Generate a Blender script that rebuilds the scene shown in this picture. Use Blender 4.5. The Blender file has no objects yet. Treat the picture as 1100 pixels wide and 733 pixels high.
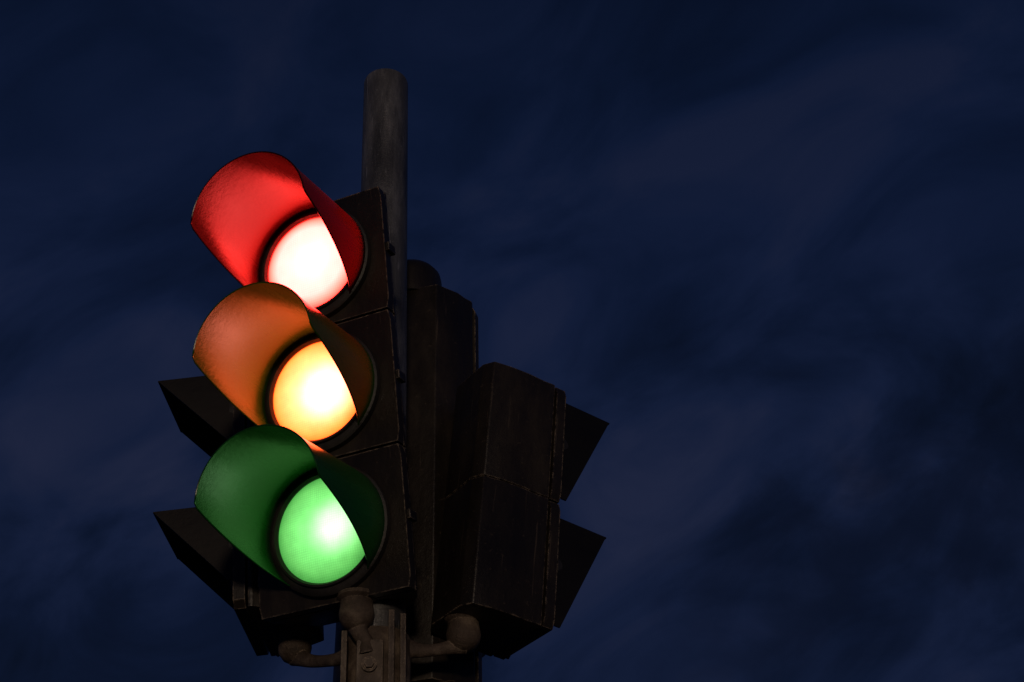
import bpy, bmesh, math
from mathutils import Vector, Matrix
EYE=1.6
H,PSI,EL,RHO,FPX=2.4152,.1086,.6020,-.0447,1560.48
scene=bpy.context.scene
def frame(phi,tau):
    n=Vector((math.cos(phi),math.sin(phi),0)); z=Vector((0,0,1.))
    t=Vector((-math.sin(phi),math.cos(phi),0))
    return t, n*math.cos(tau)-z*math.sin(tau), z*math.cos(tau)+n*math.sin(tau)
# ------------------------------------------------------------- node helpers
def new_mat(name):
    m=bpy.data.materials.new(name); m.use_nodes=True
    nt=m.node_tree; nt.nodes.clear()
    out=nt.nodes.new('ShaderNodeOutputMaterial')
    return m,nt,out
def nd(nt,t,**kw):
    n=nt.nodes.new(t)
    for k,v in kw.items():
        if k in n.inputs: n.inputs[k].default_value=v
        else: setattr(n,k,v)
    return n
def ramp(nt,fac,stops):
    r=nt.nodes.new('ShaderNodeValToRGB'); e=r.color_ramp.elements
    while len(e)>1: e.remove(e[-1])
    e[0].position=stops[0][0]; e[0].color=(*stops[0][1],1)
    for p,c in stops[1:]:
        x=e.new(p); x.color=(*c,1)
    nt.links.new(fac,r.inputs['Fac']); return r
def weathered(name,c_dark,c_mid,c_light,rough=(.45,.75),scale=8,metal=0,streak=(1,1,.35),bump=.25,transl=0.0,spec=.5,speck=.45,wear=0.0,scratch=0.0,tcol=(.5,.5,.5)):
    m,nt,out=new_mat(name); L=nt.links.new
    tc=nd(nt,'ShaderNodeTexCoord'); mp=nd(nt,'ShaderNodeMapping'); mp.inputs['Scale'].default_value=streak
    L(tc.outputs['Object'],mp.inputs['Vector'])
    n1=nd(nt,'ShaderNodeTexNoise',Scale=scale,Detail=8.0,Roughness=.65); L(mp.outputs[0],n1.inputs['Vector'])
    n2=nd(nt,'ShaderNodeTexNoise',Scale=scale*9,Detail=5.0,Roughness=.7); L(tc.outputs['Object'],n2.inputs['Vector'])
    r=ramp(nt,n1.outputs['Fac'],[(.3,c_dark),(.52,c_mid),(.72,c_light)])
    sp=ramp(nt,n2.outputs['Fac'],[(.62,(0,0,0)),(.74,(1,1,1))])
    mix=nd(nt,'ShaderNodeMixRGB'); mix.inputs['Color2'].default_value=(*[min(1,c*2.2) for c in c_light],1)
    mul=nd(nt,'ShaderNodeMath',operation='MULTIPLY'); mul.inputs[1].default_value=speck; L(sp.outputs[0],mul.inputs[0])
    L(mul.outputs[0],mix.inputs['Fac']); L(r.outputs[0],mix.inputs['Color1'])
    last=mix.outputs[0]
    if scratch>0:   # long thin vertical rubs
        m2=nd(nt,'ShaderNodeMapping'); m2.inputs['Scale'].default_value=(1,1,.05); m2.inputs['Rotation'].default_value=(.06,.04,0)
        L(tc.outputs['Object'],m2.inputs['Vector'])
        n3=nd(nt,'ShaderNodeTexNoise',Scale=130.0,Detail=3.0,Roughness=.6); L(m2.outputs[0],n3.inputs['Vector'])
        s3=ramp(nt,n3.outputs['Fac'],[(.66,(0,0,0)),(.72,(1,1,1))])
        s4=nd(nt,'ShaderNodeMath',operation='MULTIPLY'); s4.inputs[1].default_value=scratch; L(s3.outputs[0],s4.inputs[0])
        mz=nd(nt,'ShaderNodeMixRGB'); mz.inputs['Color2'].default_value=(*[min(1,c*3) for c in c_light],1)
        L(s4.outputs[0],mz.inputs['Fac']); L(last,mz.inputs['Color1']); last=mz.outputs[0]
    if wear>0:   # scuffed, paler edges
        bv=nd(nt,'ShaderNodeBevel',Radius=.005); bv.samples=4
        ge=nd(nt,'ShaderNodeNewGeometry')
        dt=nd(nt,'ShaderNodeVectorMath',operation='DOT_PRODUCT'); L(bv.outputs[0],dt.inputs[0]); L(ge.outputs['Normal'],dt.inputs[1])
        er=nd(nt,'ShaderNodeMapRange'); er.inputs['From Min'].default_value=.985; er.inputs['From Max'].default_value=.90
        er.inputs['To Min'].default_value=0; er.inputs['To Max'].default_value=1; L(dt.outputs['Value'],er.inputs['Value'])
        nr=nd(nt,'ShaderNodeMapRange'); nr.inputs['From Min'].default_value=.42; nr.inputs['From Max'].default_value=.62; L(n2.outputs['Fac'],nr.inputs['Value'])
        em=nd(nt,'ShaderNodeMath',operation='MULTIPLY'); L(er.outputs[0],em.inputs[0]); L(nr.outputs[0],em.inputs[1])
        mx=nd(nt,'ShaderNodeMixRGB'); mx.inputs['Color2'].default_value=(wear,wear*.78,wear*.58,1); L(em.outputs[0],mx.inputs['Fac']); L(last,mx.inputs['Color1'])
        last=mx.outputs[0]
    b=nd(nt,'ShaderNodeBsdfPrincipled',Metallic=metal); b.inputs['Specular IOR Level'].default_value=spec
    L(last,b.inputs['Base Color'])
    rr=nd(nt,'ShaderNodeMapRange'); rr.inputs['From Min'].default_value=.3; rr.inputs['From Max'].default_value=.7
    rr.inputs['To Min'].default_value=rough[0]; rr.inputs['To Max'].default_value=rough[1]
    L(n1.outputs['Fac'],rr.inputs['Value']); L(rr.outputs[0],b.inputs['Roughness'])
    ad=nd(nt,'ShaderNodeMath',operation='ADD'); L(n1.outputs['Fac'],ad.inputs[0]); L(n2.outputs['Fac'],ad.inputs[1])
    bp=nd(nt,'ShaderNodeBump',Strength=bump,Distance=.004); L(ad.outputs[0],bp.inputs['Height']); L(bp.outputs[0],b.inputs['Normal'])
    if transl>0:
        tr=nd(nt,'ShaderNodeBsdfTranslucent'); tr.inputs['Color'].default_value=(*tcol,1)
        ms=nd(nt,'ShaderNodeMixShader'); ms.inputs[0].default_value=transl
        L(b.outputs[0],ms.inputs[1]); L(tr.outputs[0],ms.inputs[2]); L(ms.outputs[0],out.inputs[0])
    else: L(b.outputs[0],out.inputs[0])
    return m
def lens_mat(name,stops,hot,hotcol,hotr,grid=0.0,mott=.25):
    m,nt,out=new_mat(name); L=nt.links.new
    tc=nd(nt,'ShaderNodeTexCoord')
    sx=nd(nt,'ShaderNodeSeparateXYZ'); L(tc.outputs['Object'],sx.inputs[0])
    cb=nd(nt,'ShaderNodeCombineXYZ'); L(sx.outputs['X'],cb.inputs['X']); L(sx.outputs['Z'],cb.inputs['Z'])
    ln=nd(nt,'ShaderNodeVectorMath',operation='LENGTH'); L(cb.outputs[0],ln.inputs[0])
    sc=nd(nt,'ShaderNodeMath',operation='MULTIPLY'); sc.inputs[1].default_value=10.0; L(ln.outputs['Value'],sc.inputs[0])
    smax=max(max(c) for _,c in stops)
    r=ramp(nt,sc.outputs[0],[(p,tuple(x/smax for x in c)) for p,c in stops])
    sub=nd(nt,'ShaderNodeVectorMath',operation='SUBTRACT'); sub.inputs[1].default_value=hot; L(cb.outputs[0],sub.inputs[0])
    l2=nd(nt,'ShaderNodeVectorMath',operation='LENGTH'); L(sub.outputs[0],l2.inputs[0])
    mr=nd(nt,'ShaderNodeMapRange',interpolation_type='SMOOTHERSTEP'); mr.inputs['From Min'].default_value=0; mr.inputs['From Max'].default_value=hotr
    mr.inputs['To Min'].default_value=1; mr.inputs['To Max'].default_value=0; L(l2.outputs['Value'],mr.inputs['Value'])
    hc=nd(nt,'ShaderNodeMixRGB',blend_type='MIX'); hc.inputs['Color1'].default_value=(0,0,0,1); hc.inputs['Color2'].default_value=(*[x/smax for x in hotcol],1)
    L(mr.outputs[0],hc.inputs['Fac'])
    ad=nd(nt,'ShaderNodeMixRGB',blend_type='ADD'); ad.inputs['Fac'].default_value=1; L(r.outputs[0],ad.inputs['Color1']); L(hc.outputs[0],ad.inputs['Color2'])
    vo=nd(nt,'ShaderNodeTexVoronoi',Scale=230.0,Randomness=.12); L(cb.outputs[0],vo.inputs['Vector'])
    g=nd(nt,'ShaderNodeMapRange'); g.inputs['From Min'].default_value=.1; g.inputs['From Max'].default_value=.6
    g.inputs['To Min'].default_value=1+grid; g.inputs['To Max'].default_value=1-grid; L(vo.outputs['Distance'],g.inputs['Value'])
    nz=nd(nt,'ShaderNodeTexNoise',Scale=35.0,Detail=4.0); L(cb.outputs[0],nz.inputs['Vector'])
    g2=nd(nt,'ShaderNodeMapRange'); g2.inputs['To Min'].default_value=1-mott; g2.inputs['To Max'].default_value=1+mott; L(nz.outputs['Fac'],g2.inputs['Value'])
    mm=nd(nt,'ShaderNodeMath',operation='MULTIPLY'); L(g.outputs[0],mm.inputs[0]); L(g2.outputs[0],mm.inputs[1])
    ms=nd(nt,'ShaderNodeMath',operation='MULTIPLY'); ms.inputs[1].default_value=smax; L(mm.outputs[0],ms.inputs[0])
    e=nd(nt,'ShaderNodeEmission'); L(ad.outputs[0],e.inputs['Color']); L(ms.outputs[0],e.inputs['Strength'])
    L(e.outputs[0],out.inputs[0]); return m

M_house=weathered('housing_black_plastic',(.009,.0065,.0048),(.019,.014,.0105),(.043,.032,.023),rough=(.30,.60),scale=9,bump=.28,wear=.36,speck=.7,scratch=.45)
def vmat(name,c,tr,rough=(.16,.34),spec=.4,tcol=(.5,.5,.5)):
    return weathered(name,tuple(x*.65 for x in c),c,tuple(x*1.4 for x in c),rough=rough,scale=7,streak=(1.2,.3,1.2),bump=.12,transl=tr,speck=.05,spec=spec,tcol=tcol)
M_v_red=vmat('red_glow_tint_visor_plastic',(.036,.003,.002),.035,spec=.28,tcol=(.6,.02,.01))  # dark visor; the red lamp's glow is tinted into its base colour
M_v_amb=vmat('amber_glow_tint_visor_plastic',(.032,.100,.003),.02,spec=.40,tcol=(.5,.3,.03))  # amber glow painted into the visor colour to deepen the lamp light
M_v_grn=vmat('green_glow_tint_visor_plastic',(.008,.085,.014),.02,spec=.40,tcol=(.03,.5,.08))  # base colour carries the green lamp's glow, not a green plastic
M_v_dark=vmat('dark_visor_plastic',(.009,.007,.0055),0,(.4,.6))
M_ring=weathered('rubber_lens_ring',(.012,.010,.010),(.022,.020,.020),(.04,.036,.036),rough=(.35,.55),scale=20)
M_pole=weathered('galvanised_pole_metal',(.06,.060,.062),(.19,.190,.195),(.42,.42,.43),rough=(.30,.55),scale=18,metal=.55,streak=(1,1,.22),bump=.5,scratch=.5)
M_brk=weathered('cast_bracket_metal',(.050,.037,.028),(.135,.10,.077),(.29,.23,.175),rough=(.5,.75),scale=30,metal=.2,streak=(1,1,1),bump=.6,wear=.4)
M_clamp=weathered('clamp_worn_metal',(.08,.062,.050),(.20,.16,.13),(.40,.34,.28),rough=(.45,.7),scale=30,metal=.3,streak=(1,1,.5),bump=.6,wear=.5)
M_red=lens_mat('lit_red_lens',[(0,(20,1.2,1.06)),(.72,(20,.95,.82)),(.88,(17,.48,.36)),(1,(10,.07,.045))],(-.01,0,0),(3,.25,.25),.06,.06,.12)
M_amb=lens_mat('lit_amber_lens',[(0,(9,1.6,.62)),(.5,(8,1.12,.38)),(.85,(6,.64,.13)),(1,(4,.30,.02))],(-.020,0,-.010),(5,1.4,1.1),.080,.06)
M_grn=lens_mat('lit_green_lens',[(0,(.42,1.8,.40)),(.45,(.30,1.12,.27)),(.80,(.18,.70,.15)),(1,(.06,.34,.055))],(-.025,0,-.002),(.75,1.3,.7),.070,.09)
def dark_lens(name,c):
    m,nt,out=new_mat(name); b=nd(nt,'ShaderNodeBsdfPrincipled',Roughness=.15); b.inputs['Base Color'].default_value=(*c,1)
    nz=nd(nt,'ShaderNodeTexVoronoi',Scale=160.0); bp=nd(nt,'ShaderNodeBump',Strength=.3,Distance=.002)
    tc=nd(nt,'ShaderNodeTexCoord'); nt.links.new(tc.outputs['Object'],nz.inputs['Vector'])
    nt.links.new(nz.outputs['Distance'],bp.inputs['Height']); nt.links.new(bp.outputs[0],b.inputs['Normal'])
    nt.links.new(b.outputs[0],out.inputs[0]); return m
M_dr=dark_lens('unlit_red_lens',(.06,.005,.004)); M_dg=dark_lens('unlit_green_lens',(.004,.04,.015)); M_da=dark_lens('unlit_amber_lens',(.06,.03,.004))

# ------------------------------------------------------------- mesh helpers
COL=scene.collection
def add(name,verts,faces,mat,parent=None,M=None,smooth=False,bevel=0,angle=40):
    me=bpy.data.meshes.new(name); me.from_pydata([tuple(v) for v in verts],[],faces); me.update()
    bm=bmesh.new(); bm.from_mesh(me); bmesh.ops.remove_doubles(bm,verts=bm.verts,dist=1e-6)
    bmesh.ops.recalc_face_normals(bm,faces=bm.faces)
    if bevel>0:
        es=[e for e in bm.edges if len(e.link_faces)==2 and e.calc_face_angle(0)>.35]
        bmesh.ops.bevel(bm,geom=es,offset=bevel,segments=2,affect='EDGES',profile=.6)
    if smooth:
        for f in bm.faces: f.smooth=True
        for e in bm.edges:
            if len(e.link_faces)==2 and e.calc_face_angle(0)>math.radians(angle): e.smooth=False
    bm.to_mesh(me); bm.free(); me.materials.append(mat)
    o=bpy.data.objects.new(name,me); COL.objects.link(o)
    if parent is not None: o.parent=parent
    if M is not None: o.matrix_local=M
    return o
class Geo:
    def __init__(s): s.v=[]; s.f=[]
    def put(s,v,f):
        b=len(s.v); s.v+= [tuple(x) for x in v]; s.f+=[tuple(i+b for i in q) for q in f]; return s
def prism(poly,z0,z1):
    n=len(poly); v=[(x,y,z0) for x,y in poly]+[(x,y,z1) for x,y in poly]
    f=[tuple(range(n-1,-1,-1)),tuple(range(n,2*n))]+[(i,(i+1)%n,(i+1)%n+n,i+n) for i in range(n)]
    return v,f
def box(a,b):
    return prism([(a[0],a[1]),(b[0],a[1]),(b[0],b[1]),(a[0],b[1])],a[2],b[2])
def lathe(prof,n=64,axis='Y',closed=False,c=(0,0,0)):
    v=[];f=[]
    for r,h in prof:
        for i in range(n):
            a=2*math.pi*i/n
            if axis=='Y': v.append((c[0]+r*math.cos(a),c[1]+h,c[2]+r*math.sin(a)))
            else: v.append((c[0]+r*math.cos(a),c[1]+r*math.sin(a),c[2]+h))
    m=len(prof)
    for j in range(m if closed else m-1):
        for i in range(n):
            f.append((j*n+i,j*n+(i+1)%n,((j+1)%m)*n+(i+1)%n,((j+1)%m)*n+i))
    return v,f
def tube(path,rad,n=12,flat=1.0,cap=True):
    path=[Vector(p) for p in path]; v=[];f=[]
    up=Vector((0,0,1))
    for i,p in enumerate(path):
        a=path[max(i-1,0)]; b=path[min(i+1,len(path)-1)]; d=(b-a).normalized()
        s=d.cross(up)
        if s.length<.05: s=d.cross(Vector((0,1,0)))
        s.normalize(); w=s.cross(d).normalized()
        r=rad[i] if isinstance(rad,(list,tuple)) else rad
        for k in range(n):
            t=2*math.pi*k/n; v.append(p+s*r*math.cos(t)*flat+w*r*math.sin(t))
    for i in range(len(path)-1):
        for k in range(n): f.append((i*n+k,i*n+(k+1)%n,(i+1)*n+(k+1)%n,(i+1)*n+k))
    if cap:
        f.append(tuple(range(n-1,-1,-1))); f.append(tuple((len(path)-1)*n+k for k in range(n)))
    return v,f
def smoothpath(pts,m=6):
    P=[Vector(p) for p in pts]; P=[P[0]*2-P[1]]+P+[P[-1]*2-P[-2]]; out=[]
    for i in range(1,len(P)-2):
        for k in range(m):
            t=k/m; a,b,c,d=P[i-1:i+3]
            out.append(.5*((2*b)+(-a+c)*t+(2*a-5*b+4*c-d)*t*t+(-a+3*b-3*c+d)*t**3))
    out.append(P[-2]); return out

# ------------------------------------------------------------- the signal
root=bpy.data.objects.new('traffic_light',None); COL.objects.link(root)
root['label']="dark pole-mounted traffic light with red, amber and green lamps lit"; root['category']="traffic light"

pole_h=EYE+2.3798
g=Geo(); g.put(*lathe([(0.0001,-.002),(.085,-.002),(.085,1.0),(.080,1.05),(.0505,1.09),(.0503,pole_h-.006),(.0485,pole_h),(.044,pole_h+.001),(.043,pole_h-.004),(.0001,pole_h-.003)],n=64,axis='Z'))
add('pole',g.v,g.f,M_pole,root,smooth=True,angle=50)

def make_visor(R,L,y0,zb,z1,nth=72,nd_=14):
    th2=math.acos(zb)
    ths=[-th2+2*th2*i/nth for i in range(nth+1)]
    v=[];f=[];edge=[]
    for i,th in enumerate(ths):
        D=max(.004,L*min(1,max(0,(math.cos(th)-zb)/(z1-zb))))
        for j in range(nd_+1):
            y=y0+D*j/nd_; rr=R*(1+.012*(j/nd_))
            v.append((rr*math.sin(th),y,rr*math.cos(th)))
        edge.append(v[-1])
    for i in range(nth):
        for j in range(nd_):
            a=i*(nd_+1)+j; f.append((a,a+1,a+nd_+2,a+nd_+1))
    return v,f,edge
def square_hood(a,L,zt,zb,th=.003):
    """flat-plate hood: top plate and two triangular cheeks"""
    g=Geo(); y0=.001
    g.put(*box((-a,y0,zt-th),(a,L,zt)))
    for s in (-1,1):
        x0,x1=sorted((s*a,s*(a-th)))
        tri=[(y0,zt-th),(L-.002,zt-th),(y0+.012,zb),(y0,zb)]
        v=[(x0,y,z) for y,z in tri]+[(x1,y,z) for y,z in tri]
        g.put(v,[(0,1,2,3),(7,6,5,4)]+[(i,(i+1)%4,(i+1)%4+4,i+4) for i in range(4)])
    return g.v,g.f

def make_head(P,phi,tau,nsec,pitch,W,dep,L,R,lensR,lens_mats,vis_mats,zb,z1,label,extra_bevel=.004,taper=.6,hood=None,rounded=False,clips=True,gap=.0015):
    t,n,u=frame(phi,tau)
    M=Matrix(((-t[0],n[0],u[0],P[0]),(-t[1],n[1],u[1],P[1]),(-t[2],n[2],u[2],P[2]+EYE),(0,0,0,1)))
    g=Geo()
    zs=[(i-(nsec-1)/2)*pitch for i in range(nsec)][::-1]
    if rounded: half=[(W*.97,-.026),(W*.97,-.034),(W*.95,-.05),(W*.96,-dep*.50),(W*.92,-dep*.72),(W*(taper-.12),-dep*.93),(W*(taper-.40),-dep)]
    else: half=[(W*.97,-.026),(W*.97,-.034),(W*.90,-.05),(W*.84,-dep*.62),(W*taper,-dep)]
    poly=half+[(-x,y) for x,y in half[::-1]]
    if gap==0: g.put(*prism(poly,-nsec*pitch/2,nsec*pitch/2))
    else:
        for zc in zs:
            h=pitch/2-gap
            g.put(*prism(poly,zc-h,zc+h))
    head=add('signal_head',g.v,g.f,M_house,root,M,bevel=extra_bevel*.6,smooth=True)
    head['label']=label
    if gap>0:
        h=nsec*pitch/2-.008
        k2=taper-.5 if rounded else taper-.25
        core=[(-W*.8,-.03),(W*.8,-.03),(W*.8,-dep*.6),(W*k2,-dep+.006),(-W*k2,-dep+.006),(-W*.8,-dep*.6)]
        g2=Geo(); g2.put(*prism(core,-h,h))
        add('core_box',g2.v,g2.f,M_house,head)
    for zc in (zs if clips else []):
        for sx in (-1,1):
            for dz in ((-.06,.06) if sx>0 else (-.0,)):
                gl=Geo(); x=sx*W
                xa,xb=sorted((x-.006*sx,x+.006*sx))
                gl.put(*prism([(xa,-.034),(xb,-.034),(xb,-.006),(xa,-.006)],zc+dz-.009,zc+dz+.009))
                add('latch' if sx<0 else 'hinge',gl.v,gl.f,M_house,head,bevel=.002)
    for zc,lm_,vm_ in zip(zs,lens_mats,vis_mats):
        h=pitch/2-.0025
        N=64; outer=[]
        for i in range(N):
            a=2*math.pi*(i+.5)/N; c,s=math.cos(a),math.sin(a); k=1/max(abs(c)/(W),abs(s)/h)
            outer.append((c*k,s*k))
        inner=[(.104*math.cos(2*math.pi*(i+.5)/N)*(lensR/.1),.104*math.sin(2*math.pi*(i+.5)/N)*(lensR/.1)) for i in range(N)]
        v=[(x,0,z) for x,z in outer]+[(x,0,z) for x,z in inner]+[(x,-.022,z) for x,z in outer]+[(x,-.022,z) for x,z in inner]
        f=[]
        for i in range(N):
            j=(i+1)%N
            f+=[(i,j,N+j,N+i),(2*N+i,3*N+i,3*N+j,2*N+j),(i,2*N+i,2*N+j,j),(N+i,N+j,3*N+j,3*N+i)]
        T=Matrix.Translation((0,0,zc))
        add('door',v,f,M_house,head,T,smooth=True,angle=30)
        k=lensR/.1
        v,f=lathe([(.098*k,.0),(.098*k,.017),(.102*k,.022),(.106*k,.022),(.107*k,.016),(R*1.0-.002,.016),(R+.004,.012),(R+.005,.002),(R+.004,.001),(.1*k,.001)],n=96,closed=True)
        add('lens_ring',v,f,M_ring,head,T,smooth=True,angle=35)
        pr=[(lensR*math.sin(a),.010+.018*math.cos(a)) for a in [math.pi/2*(1-i/14) for i in range(14)]]+[(.0002,.028)]
        v,f=lathe(pr,n=80)
        lo=add('lens',v,f,lm_,head,T,smooth=True,angle=80)
        lo['label']=lm_.name.split('.')[0].replace('_',' ')
        if hood:
            v,f=square_hood(*hood); add('visor',v,f,vm_,head,T)
        else:
            v,f,edge=make_visor(R,L,.012,zb,z1)
            g=Geo(); g.put(v,f)
            g.put(*tube(edge,.0016,n=6))
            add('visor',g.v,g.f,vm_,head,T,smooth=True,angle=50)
    return head,M

PX=.2697
D2=[M_v_dark]*3
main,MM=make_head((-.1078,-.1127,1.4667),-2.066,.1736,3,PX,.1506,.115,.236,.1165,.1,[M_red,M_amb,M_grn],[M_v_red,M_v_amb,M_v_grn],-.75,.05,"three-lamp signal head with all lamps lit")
lft,ML=make_head((-.262,.142,1.389),3.014,.07,2,.296,.120,.135,.15,.095,.085,[M_dr,M_dg],D2,-.97,1.0,"two-lamp signal head turned away",hood=(.098,.155,.078,-.080),clips=False)
rgt,MR=make_head((.3036,.0933,1.311),.51,.122,2,.269,.085,.178,.105,.080,.070,[M_dr,M_dg],D2,-.97,1.0,"two-lamp signal head seen from its rear",taper=.96,hood=(.084,.110,.10,-.125),rounded=True,clips=False,gap=.0008)
rear,MB=make_head((.069,.23,1.432),1.2,.05,3,.305,.145,.115,.12,.1165,.1,[M_dr,M_da,M_dg],D2,-.75,.05,"three-lamp signal head facing the other way",clips=False,gap=0)
v,f=lathe([(.066,-.004),(.066,.060),(.063,.076),(.053,.090),(.031,.099),(.0002,.101)],n=40,axis='Z',c=(.010,-.060,.4575))
add('terminal_cap',v,f,M_house,rear,smooth=True,angle=60)
v,f=box((-.085,-.10,-.64),(.125,-.012,-.4575)); add('junction_box',v,f,M_house,rear,bevel=.006)
v,f=tube([(.126,-.036,-.29),(.128,-.05,-.27),(.128,-.05,-.10),(.126,-.036,-.07)],.004,n=8)
add('pull_rod',v,f,M_brk,lft,smooth=True)

zc=EYE+.955
g=Geo()
g.put(*lathe([(.0512,-.085),(.058,-.085),(.060,-.080),(.060,.066),(.058,.071),(.0512,.071)],n=56,axis='Z',closed=True,c=(0,0,zc)))
clamp=add('pole_clamp',g.v,g.f,M_brk,root,smooth=True)
def ear(x0,x1,y0,y1,z0,z1):
    v,f=box((x0,y0,EYE+z0),(x1,y1,EYE+z1)); add('clamp_plate',v,f,M_clamp,clamp,bevel=.002)
ear(-.060,-.050,-.076,-.01,.84,1.01)
ear(.020,.030,-.084,-.05,.84,1.045)
ear(.040,.050,-.080,-.03,.84,1.04)
v,f=box((-.034,-.074,EYE+.91),(.012,-.055,EYE+.995)); add('clamp_plate',v,f,M_clamp,clamp,bevel=.005)
def bolt(x,y,z,r=.009):
    g=Geo()
    pl=[(r*math.cos(math.pi/3*i),r*math.sin(math.pi/3*i)) for i in range(6)]
    v=[(x+a,y,EYE+z+b) for a,b in pl]+[(x+a,y-.009,EYE+z+b) for a,b in pl]
    f=[tuple(range(6)),tuple(range(11,5,-1))]+[(i,(i+1)%6,(i+1)%6+6,i+6) for i in range(6)]
    g.put(v,f); g.put(*lathe([(.0002,-.003),(r*1.5,-.003),(r*1.5,0),(.0002,0)],n=24,axis='Y',c=(x,y,EYE+z)))
    add('bolt',g.v,g.f,M_clamp,clamp,bevel=0)
bolt(-.012,-.077,.948)

def bracket(ball,start,mids,r=.030,arm=.012,dz=-.016):
    bx,by,bz=ball; g=Geo()
    g.put(*lathe([(.0002,.036),(.034,.036),(.035,.030),(.028,.024),(r*.98,.012),(r*1.04,.0),(r*.96,-.013),(r*.70,-.024),(r*.34,-.030),(.0002,-.031)],n=40,axis='Z',c=(bx,by,bz+EYE)))
    pts=[start]+mids+[(bx,by,bz+dz)]
    path=smoothpath([(a,b,c+EYE) for a,b,c in pts],8)
    k=len(path); g.put(*tube(path,[arm+.008*abs(1-2*i/(k-1))**2 for i in range(k)],n=14,flat=.7))
    return add('mounting_bracket',g.v,g.f,M_brk,root,smooth=True,angle=35)
bracket((-.0355,-.059,1.046),(-.014,-.062,.975),[(-.018,-.066,.990),(-.028,-.064,1.008)],arm=.014)
bracket((.154,.01,1.036),(.052,-.004,1.006),[(.085,.0,1.004),(.118,.005,1.010)],arm=.0110)
bracket((-.150,.138,1.068),(-.045,.025,1.008),[(-.075,.055,1.010),(-.115,.100,1.026)],arm=.0110)
bracket((.045,.17,.97),(.02,.05,.93),[(.03,.09,.925),(.04,.14,.93)])

gm=weathered('night_asphalt',(.03,.03,.03),(.05,.05,.05),(.07,.07,.07),scale=3,rough=(.8,.95))
gr=add('ground',[(-300,-300,0),(300,-300,0),(300,300,0),(-300,300,0)],[(0,1,2,3)],gm); gr['kind']='structure'

# ------------------------------------------------------------- night sky with thin cloud
w=bpy.data.worlds.new('World'); scene.world=w; w.use_nodes=True; nt=w.node_tree; nt.nodes.clear(); L=nt.links.new
out=nt.nodes.new('ShaderNodeOutputWorld'); bg=nt.nodes.new('ShaderNodeBackground'); L(bg.outputs[0],out.inputs[0])
tc=nd(nt,'ShaderNodeTexCoord')
def math_(op,a,b):
    n=nd(nt,'ShaderNodeMath',operation=op)
    for i,x in enumerate((a,b)):
        if isinstance(x,(int,float)): n.inputs[i].default_value=x
        else: L(x,n.inputs[i])
    return n.outputs[0]
def smooth(x,a,b,lo,hi):
    m=nd(nt,'ShaderNodeMapRange',interpolation_type='SMOOTHSTEP'); m.inputs['From Min'].default_value=a; m.inputs['From Max'].default_value=b
    m.inputs['To Min'].default_value=lo; m.inputs['To Max'].default_value=hi; L(x,m.inputs['Value']); return m.outputs[0]
def dot(vec,off=0):
    n=nd(nt,'ShaderNodeVectorMath',operation='DOT_PRODUCT'); n.inputs[1].default_value=vec; L(tc.outputs['Generated'],n.inputs[0])
    return math_('ADD',n.outputs['Value'],off)
s1=dot((.83,-.38,.41)); s2=dot((-.55,-.43,.71))
cb=nd(nt,'ShaderNodeCombineXYZ')
L(math_('MULTIPLY',s1,2.0),cb.inputs['X']); L(math_('MULTIPLY',s2,3.2),cb.inputs['Y']); cb.inputs['Z'].default_value=4.3
n1=nd(nt,'ShaderNodeTexNoise',Scale=3.0,Detail=6.0,Roughness=.52,Distortion=.8); L(cb.outputs[0],n1.inputs['Vector'])
n2=nd(nt,'ShaderNodeTexNoise',Scale=6.0,Detail=5.0,Roughness=.55,Distortion=.4); L(cb.outputs[0],n2.inputs['Vector'])
sz=nd(nt,'ShaderNodeSeparateXYZ'); L(tc.outputs['Generated'],sz.inputs[0])
base=ramp(nt,sz.outputs['Z'],[(.3,(.0088,.0140,.036)),(.45,(.0064,.0118,.036)),(.58,(.0042,.0094,.034)),(.68,(.0031,.0074,.026)),(.80,(.0020,.0045,.015))])
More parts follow.
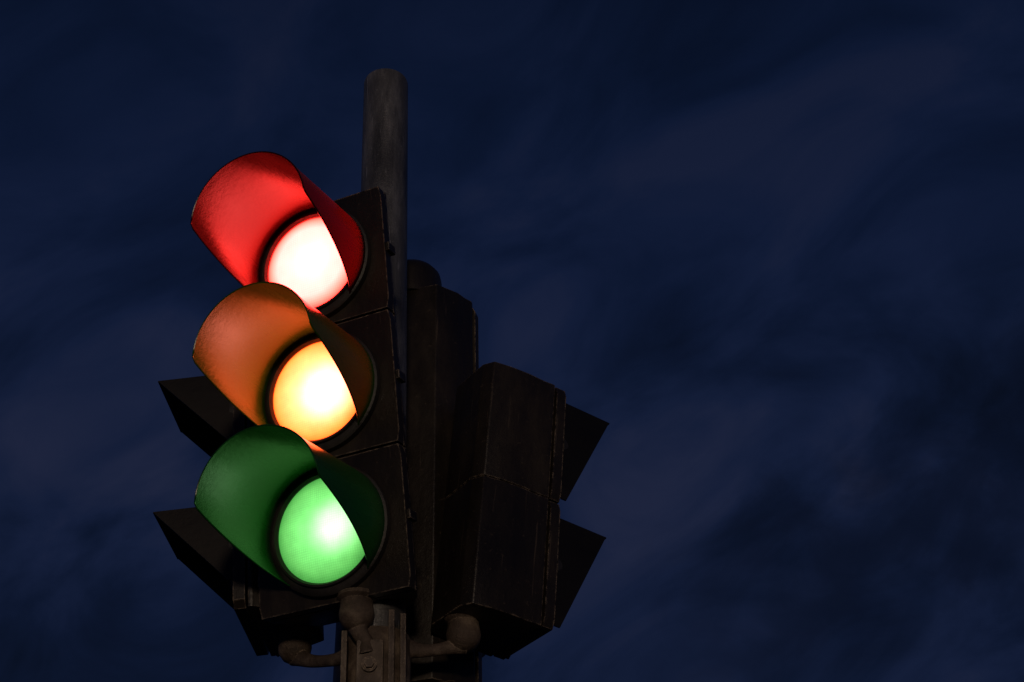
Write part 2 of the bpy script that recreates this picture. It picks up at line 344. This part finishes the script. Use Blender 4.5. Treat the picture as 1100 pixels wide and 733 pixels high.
cl=ramp(nt,n1.outputs['Fac'],[(.30,(.0022,.0043,.012)),(.43,(.0040,.0080,.025)),(.54,(.0068,.0122,.037)),(.68,(.0125,.0175,.045))])
mx=nd(nt,'ShaderNodeMixRGB'); L(smooth(sz.outputs['Z'],.72,.44,.38,1),mx.inputs['Fac']); L(base.outputs[0],mx.inputs['Color1']); L(cl.outputs[0],mx.inputs['Color2'])
q=math_('ADD',s2,math_('MULTIPLY',math_('SUBTRACT',n2.outputs['Fac'],.5),.22))
dist=math_('ABSOLUTE',math_('ADD',q,.245),0)
band=math_('MULTIPLY',smooth(dist,.080,.0,0,1),smooth(s1,-.12,.10,0,1))
dk=nd(nt,'ShaderNodeMixRGB'); dk.inputs['Color2'].default_value=(.0026,.0046,.013,1); L(math_('MULTIPLY',band,.7),dk.inputs['Fac']); L(mx.outputs[0],dk.inputs['Color1'])
L(dk.outputs[0],bg.inputs['Color']); bg.inputs['Strength'].default_value=1.0
sd=bpy.data.lights.new('streetlight_sun','SUN'); sd.energy=.44; sd.angle=math.radians(6); sd.color=(1,.76,.55)  # sun-type lamp standing in for warm light from an unseen streetlight
so=bpy.data.objects.new('streetlight_sun',sd); COL.objects.link(so)
dirv=Vector((.05,1,-.03)).normalized(); so.rotation_euler=dirv.to_track_quat('-Z','Y').to_euler(); so.location=(0,-10,6)

cd=bpy.data.cameras.new('camera'); cam=bpy.data.objects.new('camera',cd); COL.objects.link(cam); scene.camera=cam
cd.sensor_width=36; cd.lens=FPX/1100*36; cd.clip_end=1000; cd.clip_start=.05
d=Vector((math.sin(PSI)*math.cos(EL),math.cos(PSI)*math.cos(EL),math.sin(EL)))
rv=Vector((math.cos(PSI),-math.sin(PSI),0)); uv=rv.cross(d)
r2=rv*math.cos(RHO)+uv*math.sin(RHO); u2=uv*math.cos(RHO)-rv*math.sin(RHO)
cam.matrix_world=Matrix(((r2.x,u2.x,-d.x,0),(r2.y,u2.y,-d.y,-H),(r2.z,u2.z,-d.z,EYE),(0,0,0,1)))
scene.view_settings.view_transform='Standard'; scene.view_settings.look='None'; scene.view_settings.exposure=0
